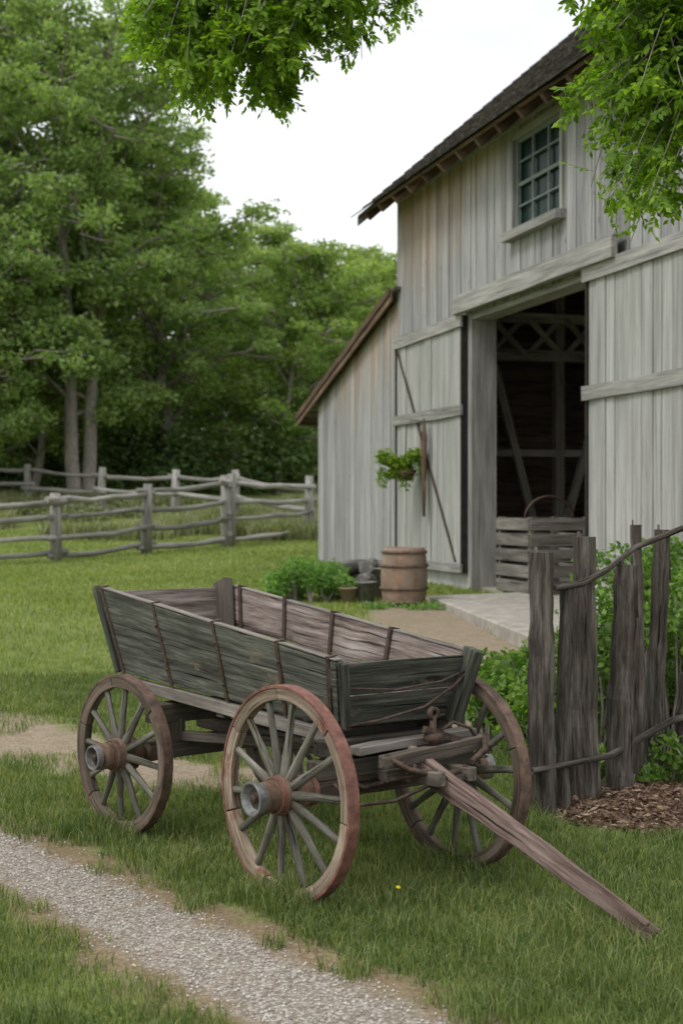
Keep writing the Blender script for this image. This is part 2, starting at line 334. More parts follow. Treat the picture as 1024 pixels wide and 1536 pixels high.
w_spoke=wood('wagon_spoke_wood',(0.06,0.056,0.042),(0.155,0.147,0.117),(0.31,0.295,0.25),26,rv=(0.65,1.12),bstr=0.8,patch=(0.10,0.078,0.055),patch_lo=.57,lx=3)
w_rim=wood('wagon_rim_wood',(0.10,0.075,0.055),(0.27,0.21,0.155),(0.44,0.365,0.28),24,patch=(0.20,0.075,0.055),patch_lo=0.58,rv=(.7,1.1),lo=.36,hi=.66,lx=2)
w_rimd=wood('wagon_rim_dark',(0.05,0.038,0.029),(0.145,0.112,0.085),(0.27,0.215,0.168),24,patch=(0.12,0.06,0.042),patch_lo=0.60,lx=2)
w_hub=wood('wagon_hub_wood',(0.06,0.037,0.026),(0.19,0.12,0.082),(0.34,0.235,0.17),26,lx=3)
w_tongue=wood('wagon_tongue_wood',(0.045,0.028,0.023),(0.14,0.096,0.082),(0.30,0.23,0.20),26,crack=0.88,bstr=1.0,lo=.36,hi=.66,lx=1.8)
iron=plain('iron_rusty',(0.03,0.025,0.022),(0.12,0.075,0.055),30,0.65,0.4,0.3)
ironred=plain('tyre_rust_red',(0.09,0.042,0.034),(0.26,0.12,0.09),18,0.65,0.5,0.1)
irongrey=plain('iron_grey',(0.10,0.10,0.10),(0.28,0.28,0.27),20,0.5,0.3,0.4)
white=plain('foundation_whitewash',(0.34,0.34,0.325),(0.54,0.54,0.515),4,0.9,0.3)
stone=plain('concrete_slab',(0.23,0.205,0.17),(0.41,0.38,0.335),5,0.9,0.4)
barkm=plain('bark',(0.12,0.105,0.088),(0.32,0.285,0.25),9,0.95,0.9,vs=(3,3,0.6))
glass=plain('window_glass',(0.010,0.024,0.020),(0.018,0.038,0.031),1.2,0.25,0.02,spec=0.15)
# ------------------------------------------------------------------ BARN
P0=V3((1.058,25.64,0)); U=V3((.271,-.9625,0)).normalized(); NN=V3((-.9625,-.271,0)).normalized()
def B(u,n,z): return P0+U*u+NN*n+V3((0,0,z))
barn=empty('wooden_barn',(3,20,0))
ULEN=15.0
op_door=(3.62,7.98,0.0,4.66); op_win=(5.42,7.02,5.62,6.92)
def siding(mb,u0,u1,n0,zb,zt,ops,mat=0,wmin=.18,wmax=.34,th=.03,back=1,gap=.018,sh=1.6):
    u=u0
    while u<u1-0.02:
        w=min(random.uniform(wmin,wmax),u1-u)
        if u1-u-w<0.08: w=u1-u
        cuts=sorted({u,u+w}|{c for o in ops for c in o[:2] if u<c<u+w})
        for a,b in zip(cuts[:-1],cuts[1:]):
            mid=(a+b)/2
            blk=[o for o in ops if o[0]<=mid<=o[1]]
            blk.sort(key=lambda o:o[2]); segs=[];z=zb
            for o in blk:
                if o[2]>z+.02: segs.append((z,o[2]))
                z=o[3]
            segs.append((z,None))
            off=random.uniform(-.010,.010); rr=random.random(); gp=gap*random.uniform(.5,1.6); dx=max(0,mid-sh)*.36+max(0,-2.6-mid)*.35+random.uniform(-.2,.3)+(.8 if mid<-.1 else 0)
            for s0,s1 in segs:
                ta=zt(a) if s1 is None else s1; tb=zt(b) if s1 is None else s1
                s0j=s0+(random.uniform(-.025,.01) if s0==zb else 0)
                da=(0 if s1 is None else zt(a)-s1)+dx
                mb.panel(B(a+gp/2,n0+off,s0j),B(a+gp/2,n0+off,ta),B(b-gp/2,n0+off,tb),B(b-gp/2,n0+off,s0j),NN*th,mat,
                   dt=(da+ta-s0,da,da,da+tb-s0),rnd=rr)
                if back is not None: mb.panel(B(a,n0-.06,s0),B(a,n0-.06,ta),B(b,n0-.06,tb),B(b,n0-.06,s0),NN*.045,back)
        u+=w
mb=MB(); siding(mb,0,ULEN,0,0.72,lambda u:7.42,[op_door,op_win])
mb.beam(B(-.03,-.02,.3),B(-.03,-.02,7.4),.10,.12,0,up=U)
mb.build('front_wall',[w_siding,w_gap],barn)
mb=MB()
mb.panel(B(-.1,-.1,-.2),B(3.62,-.1,-.2),B(3.62,-.1,.72),B(-.1,-.1,.72),NN*.13,0)
mb.panel(B(7.98,-.1,-.2),B(ULEN,-.1,-.2),B(ULEN,-.1,.84),B(7.98,-.1,.84),NN*.16,0)
mb.build('foundation',[white],barn)
LT=lambda u: 5.50+0.267*u
mb=MB(); siding(mb,-5.75,-0.05,-.02,0.15,lambda u:LT(u)-.05,[])
mb.build('lean_to_wall',[w_siding,w_gap],barn)
mb=MB()
for k in range(22):
    a=-6.9+k*(7.0/22); b=a+7.0/22+.03
    mb.panel(B(a,.16,LT(a)+.02+.02),B(a,-6,LT(a)+.04),B(b,-6,LT(b)+.02),B(b,.16,LT(b)+.02),V3((0,0,.05)),0)
mb.panel(B(-6.95,.16,LT(-6.95)-.16),B(.02,.16,LT(.02)-.16),B(.02,.16,LT(.02)+.06),B(-6.95,.16,LT(-6.95)+.06),NN*.035,1)
mb.panel(B(-6.95,.199,LT(-6.95)-.04),B(.02,.199,LT(.02)-.04),B(.02,.199,LT(.02)+.09),B(-6.95,.199,LT(-6.95)+.09),NN*.03,1)
mb.panel(B(-6.92,.16,LT(-6.95)-.16),B(-6.92,-6,LT(-6.95)-.16),B(-6.92,-6,LT(-6.95)+.05),B(-6.92,.16,LT(-6.95)+.05),-U*.03,1)
mb.panel(B(-5.75,-.1,0),B(-5.75,-6,0),B(-5.75,-6,3.95),B(-5.75,-.1,3.95),U*.05,2)
mb.build('lean_to_roof',[w_shing,w_soff,w_siding],barn)
T=.86; EN=.6; EZ=7.0; RN=-4.1
rz=lambda n: EZ+(EN-n)*T
sl=V3(-NN*1+V3((0,0,T))).normalized(); up=V3(NN*T+V3((0,0,1))).normalized()
mb=MB()
mb.panel(B(-.7,EN,EZ),B(ULEN+.6,EN,EZ),B(ULEN+.6,RN,rz(RN)),B(-.7,RN,rz(RN)),-up*.05,1)
rows=24; L=(EN-RN)*math.sqrt(1+T*T); st=L/rows
for r in range(rows):
    s0=r*st; u=-.75+random.uniform(-.1,0)
    while u<ULEN+.6:
        w=random.uniform(.12,.26); o=random.uniform(-.02,.03)
        p=lambda uu,ss,hh: B(uu,EN,EZ)+sl*ss+up*hh
        mb.panel(p(u,s0-.06+o,.04),p(u,s0+st+.05,.008),p(u+w-.006,s0+st+.05,.008),p(u+w-.006,s0-.06+o,.04),up*.022,0)
        u+=w
mb.panel(B(-.7,RN,rz(RN)+.02),B(ULEN+.6,RN,rz(RN)+.02),B(ULEN+.6,-8.8,EZ),B(-.7,-8.8,EZ),-V3((0,0,.08)),0)
mb.panel(B(-.7,EN,EZ-.03),B(-.7,RN,rz(RN)-.03),B(-.7,RN,rz(RN)-.25),B(-.7,EN,EZ-.2),U*.04,2)
for k in range(20):
    u=-.25+k*.78
    mb.beam(B(u,EN-.06,EZ-.10),B(u,-.6,rz(-.6)-.13),.09,.16,1)
mb.build('roof',[w_shing,w_soff,w_trim],barn)
mb=MB(); mb.beam(B(0,.06,7.16),B(ULEN,.06,7.16),.04,.10,0)
mb.build('frieze_board',[w_siding],barn)
mb=MB()
mb.panel(B(0.02,-.1,0),B(0.02,-8.2,0),B(0.02,-8.2,7.3),B(0.02,-.1,7.3),U*.06,0)
mb.panel(B(0.02,-.1,7.3),B(0.02,-8.2,7.3),B(0.02,-4.2,10.9),B(0.02,-4.1,10.9),U*.06,0)
mb.panel(B(ULEN,-.1,0),B(ULEN,-8.2,0),B(ULEN,-8.2,7.3),B(ULEN,-.1,7.3),-U*.06,0)
mb.panel(B(ULEN,-.1,7.3),B(ULEN,-8.2,7.3),B(ULEN,-4.2,10.9),B(ULEN,-4.1,10.9),-U*.06,0)
mb.panel(B(0,-8.2,0),B(ULEN,-8.2,0),B(ULEN,-8.2,7.4),B(0,-8.2,7.4),NN*.06,0)
mb.build('rear_walls',[w_siding],barn)
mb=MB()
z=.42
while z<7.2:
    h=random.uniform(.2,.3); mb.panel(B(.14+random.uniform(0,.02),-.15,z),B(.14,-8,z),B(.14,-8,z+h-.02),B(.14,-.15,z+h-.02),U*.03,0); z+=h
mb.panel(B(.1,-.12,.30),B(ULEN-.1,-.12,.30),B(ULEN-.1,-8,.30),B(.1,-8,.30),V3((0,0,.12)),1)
fu=1.35
for n in (-1.05,-2.48,-3.9,-6): mb.beam(B(fu,n,.42),B(fu,n,7),.16,.16,1,up=U)
mb.beam(B(fu+.03,-.2,4.30),B(fu+.03,-8,4.30),.18,.18,1); mb.beam(B(fu+.03,-.2,4.95),B(fu+.03,-8,4.95),.18,.16,1)
for a in (-1.15,-1.85,-2.55,-3.25):
    mb.beam(B(fu+.05,a,4.3),B(fu+.05,a-.65,4.95),.07,.09,1); mb.beam(B(fu+.10,a-.65,4.3),B(fu+.10,a,4.95),.07,.09,1)
mb.beam(B(fu+.05,-1.25,4.1),B(fu+.05,-2.0,1.3),.1,.13,1); mb.beam(B(fu+.05,-3.45,4.2),B(fu+.05,-2.6,1.4),.1,.13,1)
mb.beam(B(fu+.02,-.2,2.6),B(fu+.02,-8,2.6),.08,.12,1)
for u in (2.6,5,8,11): mb.beam(B(u,-.3,6.6),B(u,-8,6.6),.2,.22,1)
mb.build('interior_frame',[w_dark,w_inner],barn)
mb=MB()
mb.panel(B(3.62,-.36,.35),B(3.62,-.36,4.66),B(3.62,.05,4.66),B(3.62,.05,.35),U*.09,0)
mb.panel(B(7.98,-.36,.35),B(7.98,-.36,4.66),B(7.98,.05,4.66),B(7.98,.05,.35),-U*.09,0)
mb.panel(B(3.71,-.30,4.57),B(7.89,-.30,4.57),B(7.89,.04,4.57),B(3.71,.04,4.57),V3((0,0,.08)),0)
mb.beam(B(3.35,.20,4.80),B(8.85,.20,4.80),.08,.26,1,seg=6,jit=.008)
mb.beam(B(3.3,.15,4.945),B(8.87,.15,4.945),.14,.025,1)
mb.build('door_frame',[w_trim,w_trim],barn)
def door(name,u0,u1,z0,z1,rails,diag=None):
    mb=MB(); siding(mb,u0,u1,.10,z0,lambda u:z1,[],0,.20,.34,.03,None,.014)
    mb.panel(B(u0,.07,z0+.02),B(u0,.07,z1),B(u1,.07,z1),B(u1,.07,z0+.02),NN*.018,2)
    for z,h in rails: mb.beam(B(u0-.05,.158,z+random.uniform(-.03,.03)),B(u1+.03,.158,z),.04,h,1,seg=6,jit=.008)
    if diag: mb.beam(B(diag[0],.150,diag[1]),B(diag[2],.150,diag[3]),.02,.045,3)
    for uu in (u0+.02,u1-.02): mb.beam(B(uu,.10,z0),B(uu,.10,z1),.10,.05,2,up=U)
    mb.build(name,[w_door,w_trim,w_gap,iron],barn)
door('sliding_door_left',.15,3.52,.62,4.66,[(4.58,.2),(3.18,.17),(.70,.14)],(.3,4.4,3.25,.8))
door('sliding_door_right',7.95,13.2,.86,4.66,[(4.58,.2),(3.10,.18),(1.0,.16)])
mb=MB(); u0,u1,z0,z1=op_win
mb.panel(B(u0,-.05,z0),B(u1,-.05,z0),B(u1,-.05,z1),B(u0,-.05,z1),-NN*.01,1)
for uu in (u0-.04,u1+.04): mb.beam(B(uu,.03,z0-.02),B(uu,.03,z1+.02),.11,.07,0,up=U)
mb.beam(B(u0-.1,.035,z1+.05),B(u1+.1,.035,z1+.05),.09,.11,0)
mb.beam(B(u0-.2,.09,z0-.08),B(u1+.12,.09,z0-.08),.2,.12,0)
for uu in (u0+.03,u1-.03): mb.beam(B(uu,0,z0),B(uu,0,z1),.06,.05,2,up=U)
for k in (1,2): mb.beam(B(u0+(u1-u0)*k/3,-.01,z0),B(u0+(u1-u0)*k/3,-.01,z1),.03,.035,2,up=U)
for zz,t in ((z0+.03,.05),(z0+.34,.022),(z0+.65,.05),(z0+.97,.022),(z1-.03,.05)): mb.beam(B(u0,-.005,zz),B(u1,-.005,zz),.03,t,2)
frame=plain('window_paint_grey',(0.12,0.155,0.145),(0.20,0.245,0.23),12,0.7)
mb.build('window',[w_trim,glass,frame],barn)
mb=MB()
def crate(cu,cn,lu,ln,z0,h):
    for du in (-1,1):
        for dn in (-1,1): mb.beam(B(cu+du*lu/2,cn+dn*ln/2,z0),B(cu+du*lu/2,cn+dn*ln/2,z0+h+.1),.09,.09,0,up=U)
    k=5
    for i in range(k):
        z=z0+.1+(h-.1)*i/(k-1)
        for du in (-1,1): mb.beam(B(cu+du*(lu/2+.06),cn-ln/2-.05,z),B(cu+du*(lu/2+.06),cn+ln/2+.05,z),.03,.17,0)
        for dn in (-1,1): mb.beam(B(cu-lu/2-.05,cn+dn*(ln/2+.06),z),B(cu+lu/2+.05,cn+dn*(ln/2+.06),z),.03,.17,0)
    mb.tube([B(cu+.2,cn-ln/2*.9*math.cos(t),z0+h+.05+.35*math.sin(t)) for t in np.linspace(0,math.pi,12)],.022,1,6)
crate(5.2,-.5,1.1,.85,.42,1.0)
w_crate=wood('crate_wood',(0.085,0.078,0.065),(0.19,0.175,0.15),(0.32,0.30,0.265),14)
mb.build('wooden_crate',[w_crate,iron])
mb=MB()
A=[(1.20,19.5),(1.80,13.5),(2.50,14.3),(3.35,16.4),(2.55,20.3)]
vs=[(a,b,.45) for a,b in A]+[(a,b,.1) for a,b in A]; k=len(A)
mb.add(vs,[tuple(range(k)),tuple(range(k,2*k))[::-1]]+[(i,(i+1)%k,k+(i+1)%k,k+i) for i in range(k)],vs,0)
mb.build('stone_slab',[stone],bevel=.02)
# ------------------------------------------------------------------ barrel, firewood, pots, basket
bx,by=.83,18.9; bz=float(tz(bx,by))
mb=MB(); prof=[(.001,0),(.27,0),(.285,.08),(.305,.25),(.312,.4),(.305,.55),(.285,.71),(.275,.78),(.255,.78),(.25,.72),(.001,.72)]
mb.lathe((bx,by,bz),(0,0,1),prof,0,40)
for h,r in ((.06,.288),(.24,.309),(.54,.310),(.72,.290)):
    mb.lathe((bx,by,bz),(0,0,1),[(r,h-.022),(r+.018,h-.014),(r+.018,h+.014),(r,h+.022)],1,40)
barm,nt=newmat('barrel_rust'); tc=nt.nodes.new('ShaderNodeTexCoord').outputs['Object']
q=noise(nt,tc,5,6,0.7); q2=noise(nt,tc,2,4,0.6,(3,3,0.5))
cc_=ramp(nt,q,[(0.3,(0.13,0.08,0.055)),(0.55,(0.28,0.18,0.125)),(0.75,(0.38,0.30,0.24))]); cc_=mix(nt,ramp(nt,q2,[(0.4,0),(0.6,.7)]),cc_,(0.23,0.19,0.15))
finish(nt,cc_,0.8,q,0.4,0.01)
mb.build('rusty_barrel',[barm,plain('barrel_hoop',(0.06,0.045,0.035),(0.2,0.14,0.10),9,.7)],loc=(bx,by,bz))
mb=MB()
for k in range(18):
    x=.15+random.uniform(-.32,.42); y=20.6+random.uniform(-.3,.3); lvl=(k%3)*.17; z=float(tz(x,y))+.09+lvl
    a=random.uniform(-.4,.4); r=random.uniform(.07,.12); d=V3((math.sin(a+.6),math.cos(a+.6),0))*.22
    mb.tube([V3((x,y,z))-d,V3((x,y,z)),V3((x,y,z))+d],[r,r*1.05,r],0,9,rough=.15)
w_log=wood('firewood_wood',(0.08,0.073,0.065),(0.21,0.20,0.18),(0.36,0.34,0.31),14)
mb.build('firewood_pile',[w_log],bevel=.008)
for (x,y,R_,H_,nm) in ((.34,19.3,.14,.30,'metal_bucket'),(.58,19.9,.13,.46,'metal_bucket'),(.10,19.3,.12,.22,'clay_pot')):
    mb=MB(); z=float(tz(x,y))
    mb.lathe((x,y,z),(0,0,1),[(.001,0),(R_*.75,0),(R_,H_),(R_+.012,H_),(R_+.012,H_-.02),(R_*.97,H_-.02),(R_*.74,.02),(.001,.02)],0,24)
    if nm=='metal_bucket': mb.tube([(x-R_*math.cos(t),y,z+H_-.01+R_*.9*math.sin(t)) for t in np.linspace(0,math.pi,10)],.006,0,5)
    mb.build(nm,[irongrey if nm=='metal_bucket' else barm],loc=(x,y,z))
def shrub(name,clumps,size,mat,stems=True,asp=.45):
    Cs=[];Ss=[];tb=[]
    for (c,r,n) in clumps:
        c=np.array(c);r=np.array(r if hasattr(r,'__len__') else (r,r,r*.8))
        d=unit(rng.normal(size=(n,3))); k=d*(rng.uniform(0.25,1,(n,1))**.5)*(1+0.25*np.sin(d[:,:1]*7+d[:,2:]*9+c[0]*5)); P=c+k*r
        Cs.append(P); Ss.append(rng.uniform(.6,1.3,n)*size)
        if stems:
            for _ in range(3):
                e=c+rng.normal(size=3)*r*.5; b=np.array([c[0],c[1],float(tz(c[0],c[1]))-.02]); tb.append(([b,(b+e)/2+rng.normal(size=3)*.03,e],[.012,.009,.004]))
    V,F=leaf_quads(np.concatenate(Cs),np.concatenate(Ss),asp,.2); mi=np.zeros(len(F),int)
    if tb:
        V2,F2=tubes_np(tb,5); F=np.concatenate([F,F2+len(V)]); V=np.concatenate([V,V2]); mi=np.concatenate([mi,np.ones(len(F2),int)])
    return mesh_np(name,V,F,[mat,barkm],mi)
l_bush=leafmat('bush_leaf',(0.08,0.17,0.035),(0.155,0.30,0.065),(0.27,0.42,0.12),.4,3)
l_shrub=leafmat('shrub_leaf',(0.05,0.115,0.02),(0.12,0.22,0.04),(0.23,0.34,0.085),.45,3)
cl=[]
for k in range(30):
    x=-.40+random.uniform(-.60,.46); y=20.1+random.uniform(-.6,.4); h=.52*(1-((x+.42)/.75)**2)+.05
    cl.append(((x,y,.36+h*random.uniform(.3,.9)),random.uniform(.13,.22),380))
shrub('garden_bush',cl,.028,l_bush)
cl=[((random.uniform(.25,1.3),18.5+random.uniform(-.35,.2),.38),(.14,.12,.06),160) for k in range(9)]
shrub('ground_cover_plant',cl,.022,l_bush)
bc=B(1.55,.42,2.33)
cl=[((bc.x+random.uniform(-.36,.36),bc.y+random.uniform(-.2,.2),bc.z+random.uniform(-.14,.2)),random.uniform(.08,.17),150) for k in range(24)]
cl+=[((bc.x-.38,bc.y,bc.z-.18),(.10,.1,.22),140),((bc.x+.36,bc.y,bc.z-.12),(.09,.1,.18),140),((bc.x,bc.y-.1,bc.z-.25),(.12,.1,.18),120)]
fl=leafmat('hanging_leaf',(0.08,0.16,0.015),(0.18,0.31,0.03),(0.46,0.48,0.06),.4,8)
hb=empty('hanging_flower_basket',(bc.x,bc.y,bc.z))
o=shrub('basket_foliage',cl,.035,fl,False); o.parent=hb; o.location=-V3(bc)
mb=MB(); wr=B(2.0,.24,2.35)
for k in range(9):
    x0=random.uniform(-.06,.06)
    mb.tube([wr+U*x0*.2+V3((0,0,.78)),wr+U*(x0+.10*math.sin(k*1.7))+V3((0,0,.45)),wr+U*(x0*1.5+.07*math.sin(k*2.3))+V3((0,0,.05)),wr+U*(x0+.06*math.cos(k))+V3((0,0,-.35)),wr+U*(x0*.5+.04*math.cos(k*3))+V3((0,0,-.85))],[.008,.015,.019,.015,.006],0,5,jit=.004)
mb.tube([B(1.75,.12,3.1),B(1.7,.35,3.12),B(1.6,.42,3.0),bc],.008,1,5)
mb.lathe(bc-V3((0,0,.14)),(0,0,1),[(.001,-.1),(.1,-.08),(.2,.08),(.19,.08),(.09,-.06),(.001,-.07)],0,16)
mb.build('basket_wreath',[w_soff,iron],hb)
# ------------------------------------------------------------------ RAIL FENCES
def rail_fence(name,posts,h,nr,thick=.075):
    mb=MB(); pts=[V3((x,y,float(tz(x,y)))) for x,y,_ in posts]
    for p,(x,y,hh) in zip(pts,posts):
        lean=V3((random.uniform(-.06,.06),random.uniform(-.04,.04),0))
        mb.tube([p-V3((0,0,.1)),p+V3((0,0,hh*.5))+lean*.5,p+V3((0,0,hh))+lean],[.14,.125,.11],0,7,rough=.12,jit=.01)
    for a,b,(q0,q1) in zip(pts[:-1],pts[1:],zip(posts[:-1],posts[1:])):
        d=(b-a).normalized()
        for k in range(nr):
            f=(k+.6)/(nr+.1); z0=f*q0[2]+random.uniform(-.09,.09); z1=f*q1[2]+random.uniform(-.09,.09)
            A_=a-d*.25+V3((0,-.1 if k%2 else .02,z0)); B_=b+d*.25+V3((0,-.1 if k%2 else .02,z1)); n=5
            pp=[A_.lerp(B_,i/n)+V3((0,random.uniform(-.03,.03),random.uniform(-.03,.03)-.06*math.sin(math.pi*i/n))) for i in range(n+1)]
            mb.tube(pp,[random.uniform(.7,1.1)*thick for _ in pp],0,6,rough=.2)
    return mb.build(name,[w_rail])
rail_fence('split_rail_fence',[(-12.5,26.5,1.45),(-9.3,28.6,1.45),(-6.2,31,1.48),(-4.53,33,1.62),(-2.82,35,1.77),(-.87,38,1.68)],1.5,4)
rail_fence('split_rail_fence',[(-14,47.5,1.5),(-10,45.5,1.45),(-7.43,44,1.5),(-5.04,43,1.5),(-3.07,41.5,1.6),(-.87,38.2,1.5)],1.5,3)
rail_fence('split_rail_fence',[(-2.75,35.1,1.8),(-3.0,38.2,1.6),(-3.07,41.5,1.5)],1.5,3)
# ------------------------------------------------------------------ POST FENCE right
mb=MB()
pk=[(1.085,7.72,1.44,.125,0),(1.215,7.80,1.24,.085,.01),(1.30,8.0,.95,.085,.03),(1.385,7.95,1.52,.14,-.035),(1.585,8.05,1.36,.145,.03),(1.745,8.42,1.58,.065,.0),(1.89,8.5,1.55,.12,.02),(2.06,8.56,.68,.12,.03),(2.25,8.75,1.4,.11,-.02),(2.42,8.85,1.25,.11,.04),(2.62,9.0,1.5,.09,.0),(2.8,9.15,1.3,.11,.03),(3.05,9.3,1.42,.1,-.03)]
for x,y,h,w,ln in pk:
    z0=float(tz(x,y)); n=16; pts=[]
    sx,sy=random.uniform(-.014,.014),random.uniform(-.02,.02)
    for i in range(n+1):
        t=i/n; pts.append(V3((x+ln*t+sx*math.sin(t*4),y+sy*math.sin(t*5),z0-.08+(h-z0+.08)*t)))
    rr=[w/2*(1.12-.22*(i/n))*random.uniform(.93,1.07) for i in range(n+1)]
    ph=[random.uniform(.70,1.22) for _ in range(11)]
    def pr(t,i,rr=rr,ph=ph):
        return [(rr[i]*ph[j]*math.cos(2*math.pi*j/11),.8*rr[i]*ph[j]*math.sin(2*math.pi*j/11)) for j in range(11)]
    mb.sweep(pts,pr,0,(0,1,0),False,.005)
    mb.tube([pts[-1]-V3((w*.2,0,.3)),pts[-1]+V3((-w*.25,0,.03))],[w*.2,w*.07],0,5)
    mb.tube([pts[-1]-V3((-w*.22,0,.3)),pts[-1]+V3((w*.2,0,-.02))],[w*.2,w*.10],0,5)
mb.tube([(1.02,7.62,.27),(1.5,7.93,.30),(1.95,8.42,.42),(2.6,8.9,.5),(3.2,9.35,.5)],[.020,.022,.021,.024,.024],0,7,rough=.15,jit=.003)
mb.tube([(1.16,7.72,1.245),(1.32,7.80,1.27),(1.48,7.9,1.34),(1.7,8.25,1.45),(2.02,8.45,1.56),(2.6,8.85,1.68)],[.018,.02,.018,.017,.018,.016],0,7,rough=.15,jit=.003)
mb.build('rustic_post_fence',[w_fence])
cl=[]
for k in range(140):
    x=random.uniform(1.15,4.2); y=8.75+ (x-1.3)*.55+random.uniform(.1,1.9)
    tp_=np.interp(x,[1.1,1.5,1.75,2.05,4],[.42,.68,1.08,1.36,1.35])
    cl.append(((x,y,random.uniform(.15,tp_)),random.uniform(.10,.24),290))
for k in range(28):
    cl.append(((random.uniform(.98,1.6),random.uniform(9.2,11.2),random.uniform(.1,.56)),random.uniform(.10,.2),260))
for k in range(12):
    cl.append(((random.uniform(1.15,2.3),random.uniform(8.15,8.6),random.uniform(.1,.28)),random.uniform(.07,.12),110))
shrub('leafy_shrub',cl,.028,l_shrub,asp=.6)
# ------------------------------------------------------------------ WAGON
CF=V3((.24,6.435,0)); a_=math.radians(34.4); Fb=V3((math.sin(a_),-math.cos(a_),0)); Sb=V3((math.cos(a_),math.sin(a_),0))
s_=math.radians(38); Ff=V3((math.sin(s_),-math.cos(s_),0)); Sf=V3((math.cos(s_),math.sin(s_),0))
r_=math.radians(41.5); Sr=V3((math.cos(r_),math.sin(r_),0)); Fr=V3((math.sin(r_),-math.cos(r_),0))
def W(a,b,z): return CF+Fb*a+Sb*b+V3((0,0,z))
def WF(a,b,z): return CF+Ff*a+Sf*b+V3((0,0,z))
RA=-1.605; RF=.465; RR=.41
def WR(a,b,z): return CF+Fb*RA+Fr*a+Sr*b+V3((0,0,z))
wagon=empty('wooden_wagon',(-.2,7.1,0))
def wheel(name,c,ax,R,ns,rim,ph=0.0,cup=1.0,ty=None):
    mb=MB(); ax=V3(ax).normalized(); a=V3((0,0,1)); b=ax.cross(a).normalized()
    nf=ns//2; n_per=8
    for f in range(nf):
        t0=2*math.pi*f/nf+.008+ph; t1=2*math.pi*(f+1)/nf-.008+ph
        rings=[];lc=[]; dh=random.uniform(-.0015,.0015)
        for i in range(n_per+1):
            t=t0+(t1-t0)*i/n_per; d=a*math.cos(t)+b*math.sin(t)
            for r,h in ((R-.064,-.022),(R-.014,-.026),(R-.014,.026),(R-.064,.022)):
                rings.append(c+d*(r+random.uniform(-.0008,.0008))+ax*(h+dh)); lc.append((t*R,r,h))
        fs=[];k=4
        for i in range(n_per):
            for j in range(k): fs.append((i*k+j,i*k+(j+1)%k,(i+1)*k+(j+1)%k,(i+1)*k+j))
        fs+= [(3,2,1,0),tuple(n_per*k+j for j in range(4))]
        mb.add(rings,fs,lc,1)
    mb.lathe(c,ax,[(R-.014,-.029),(R,-.029),(R,.029),(R-.014,.029)],2,96,True,False)
    for k in range(ns):
        t=2*math.pi*(k+.5)/ns+ph+random.uniform(-.012,.012); d=a*math.cos(t)+b*math.sin(t)
        p0=c+d*.06+ax*.02; p1=c+d*(R-.058)
        pts=[p0.lerp(p1,i/6) for i in range(7)]
        ws=[v*random.uniform(1.17,1.3) for v in (.036,.038,.034,.030,.027,.027,.030)]
        mb.sweep(pts,lambda tt,i: [(ws[i]/2*math.cos(q*math.pi/4),ws[i]/2*.85*math.sin(q*math.pi/4)) for q in range(8)],0,ax,True,.0008)
    mb.lathe(c,ax,[(.001,-.13),(.058,-.13),(.066,-.09),(.080,-.045),(.087,-.03),(.087,.045),(.076,.055),(.066,.09),(.062,.16),(.001,.16)],3,28)
    for h,r in ((-.12,.061),(-.045,.083),(.062,.076)): mb.lathe(c,ax,[(r-.004,h-.012),(r+.004,h-.012),(r+.004,h+.012),(r-.004,h+.012)],2,28,True,False)
    e=.16
    mb.lathe(c,ax,[(.062,e-.03),(.066*cup,e+.028),(.057*cup,e+.028),(.048,e-.0),(.001,e-.0)],4,28,False,False)
    mb.lathe(c,ax,[(.001,e+.02),(.018,e+.02),(.02,e-.01)],5,6)
    return mb.build(name,[w_spoke,rim,ty or ironred,w_hub,irongrey,iron],wagon,bevel=.0015)
ironbrn=plain('tyre_rust_brown',(0.055,0.038,0.031),(0.18,0.112,0.082),18,0.7,0.5,0.1)
wheel('wheel_front_near',WF(0,-.60,RF),-Sf,RF,14,w_rim,.1,1.12)
wheel('wheel_front_far',WF(0,.385,RF-.01),Sf,RF-.01,14,w_rimd,.3,ty=ironbrn)
wheel('wheel_rear_near',WR(0,-.615,RR),-Sr,RR,12,w_rimd,.2,.95,ty=ironbrn)
wheel('wheel_rear_far',WR(0,.50,RR),Sr,RR,12,w_rimd,.4,ty=ironbrn)
def top(a): t=(a+2.235)/2.345; return 1.225+(1.022-1.225)*t
def bot(a): t=(a+2.235)/2.345; return .765+(.72-.765)*t
def half(a,f,side=-1):
    t=(a+2.235)/2.345; tf=.395 if side<0 else .355; bf=.325 if side<0 else .30
    return (.35+(bf-.35)*t)*(1-f)+(.415+(tf-.415)*t)*f
def SP(side,t,f):
    a0=-2.075+( -2.235+2.075)*f; a1=.03+(.11-.03)*f; a=a0+(a1-a0)*t
    return W(a,side*half(a,f,side),bot(a)+(top(a)-bot(a))*f)
mb=MB()
for side,mt in ((-1,0),(1,1)):
    nrm=(Sb*side+V3((0,0,-.2))).normalized()
    fr=[(0,.60),(.608,1.0)] if side<0 else [(0,.47),(.478,1.0)]
    for f0,f1 in fr:
        S=18
        off=nrm*random.uniform(0,.004)
        vs=[];lc=[]
        for i in range(S+1):
            t=-.005+1.005*i/S; wv=random.uniform(-.002,.002)
            for f in (f0,f1):
                p=SP(side,t,f)+off+V3((0,0,wv if f<.99 else wv*2.5)); vs+= [p,p-nrm*.03]; lc+=[(t*2.2,f*.4,0),(t*2.2,f*.4,.03)]
        fs=[]
        for i in range(S):
            o=i*4; q=o+4
            fs+=[(o,q,q+2,o+2),(o+1,o+3,q+3,q+1),(o+2,q+2,q+3,o+3),(o,o+1,q+1,q)]
        fs+=[(0,2,3,1),(S*4,S*4+1,S*4+3,S*4+2)]
        mb.add(vs,fs,lc,mt,rnd=.68+.25*(f0>0))
mb.build('box_sides',[w_box,w_boxin],wagon,bevel=.003)
mb=MB()
nrm=(-Sb+V3((0,0,-.2))).normalized()
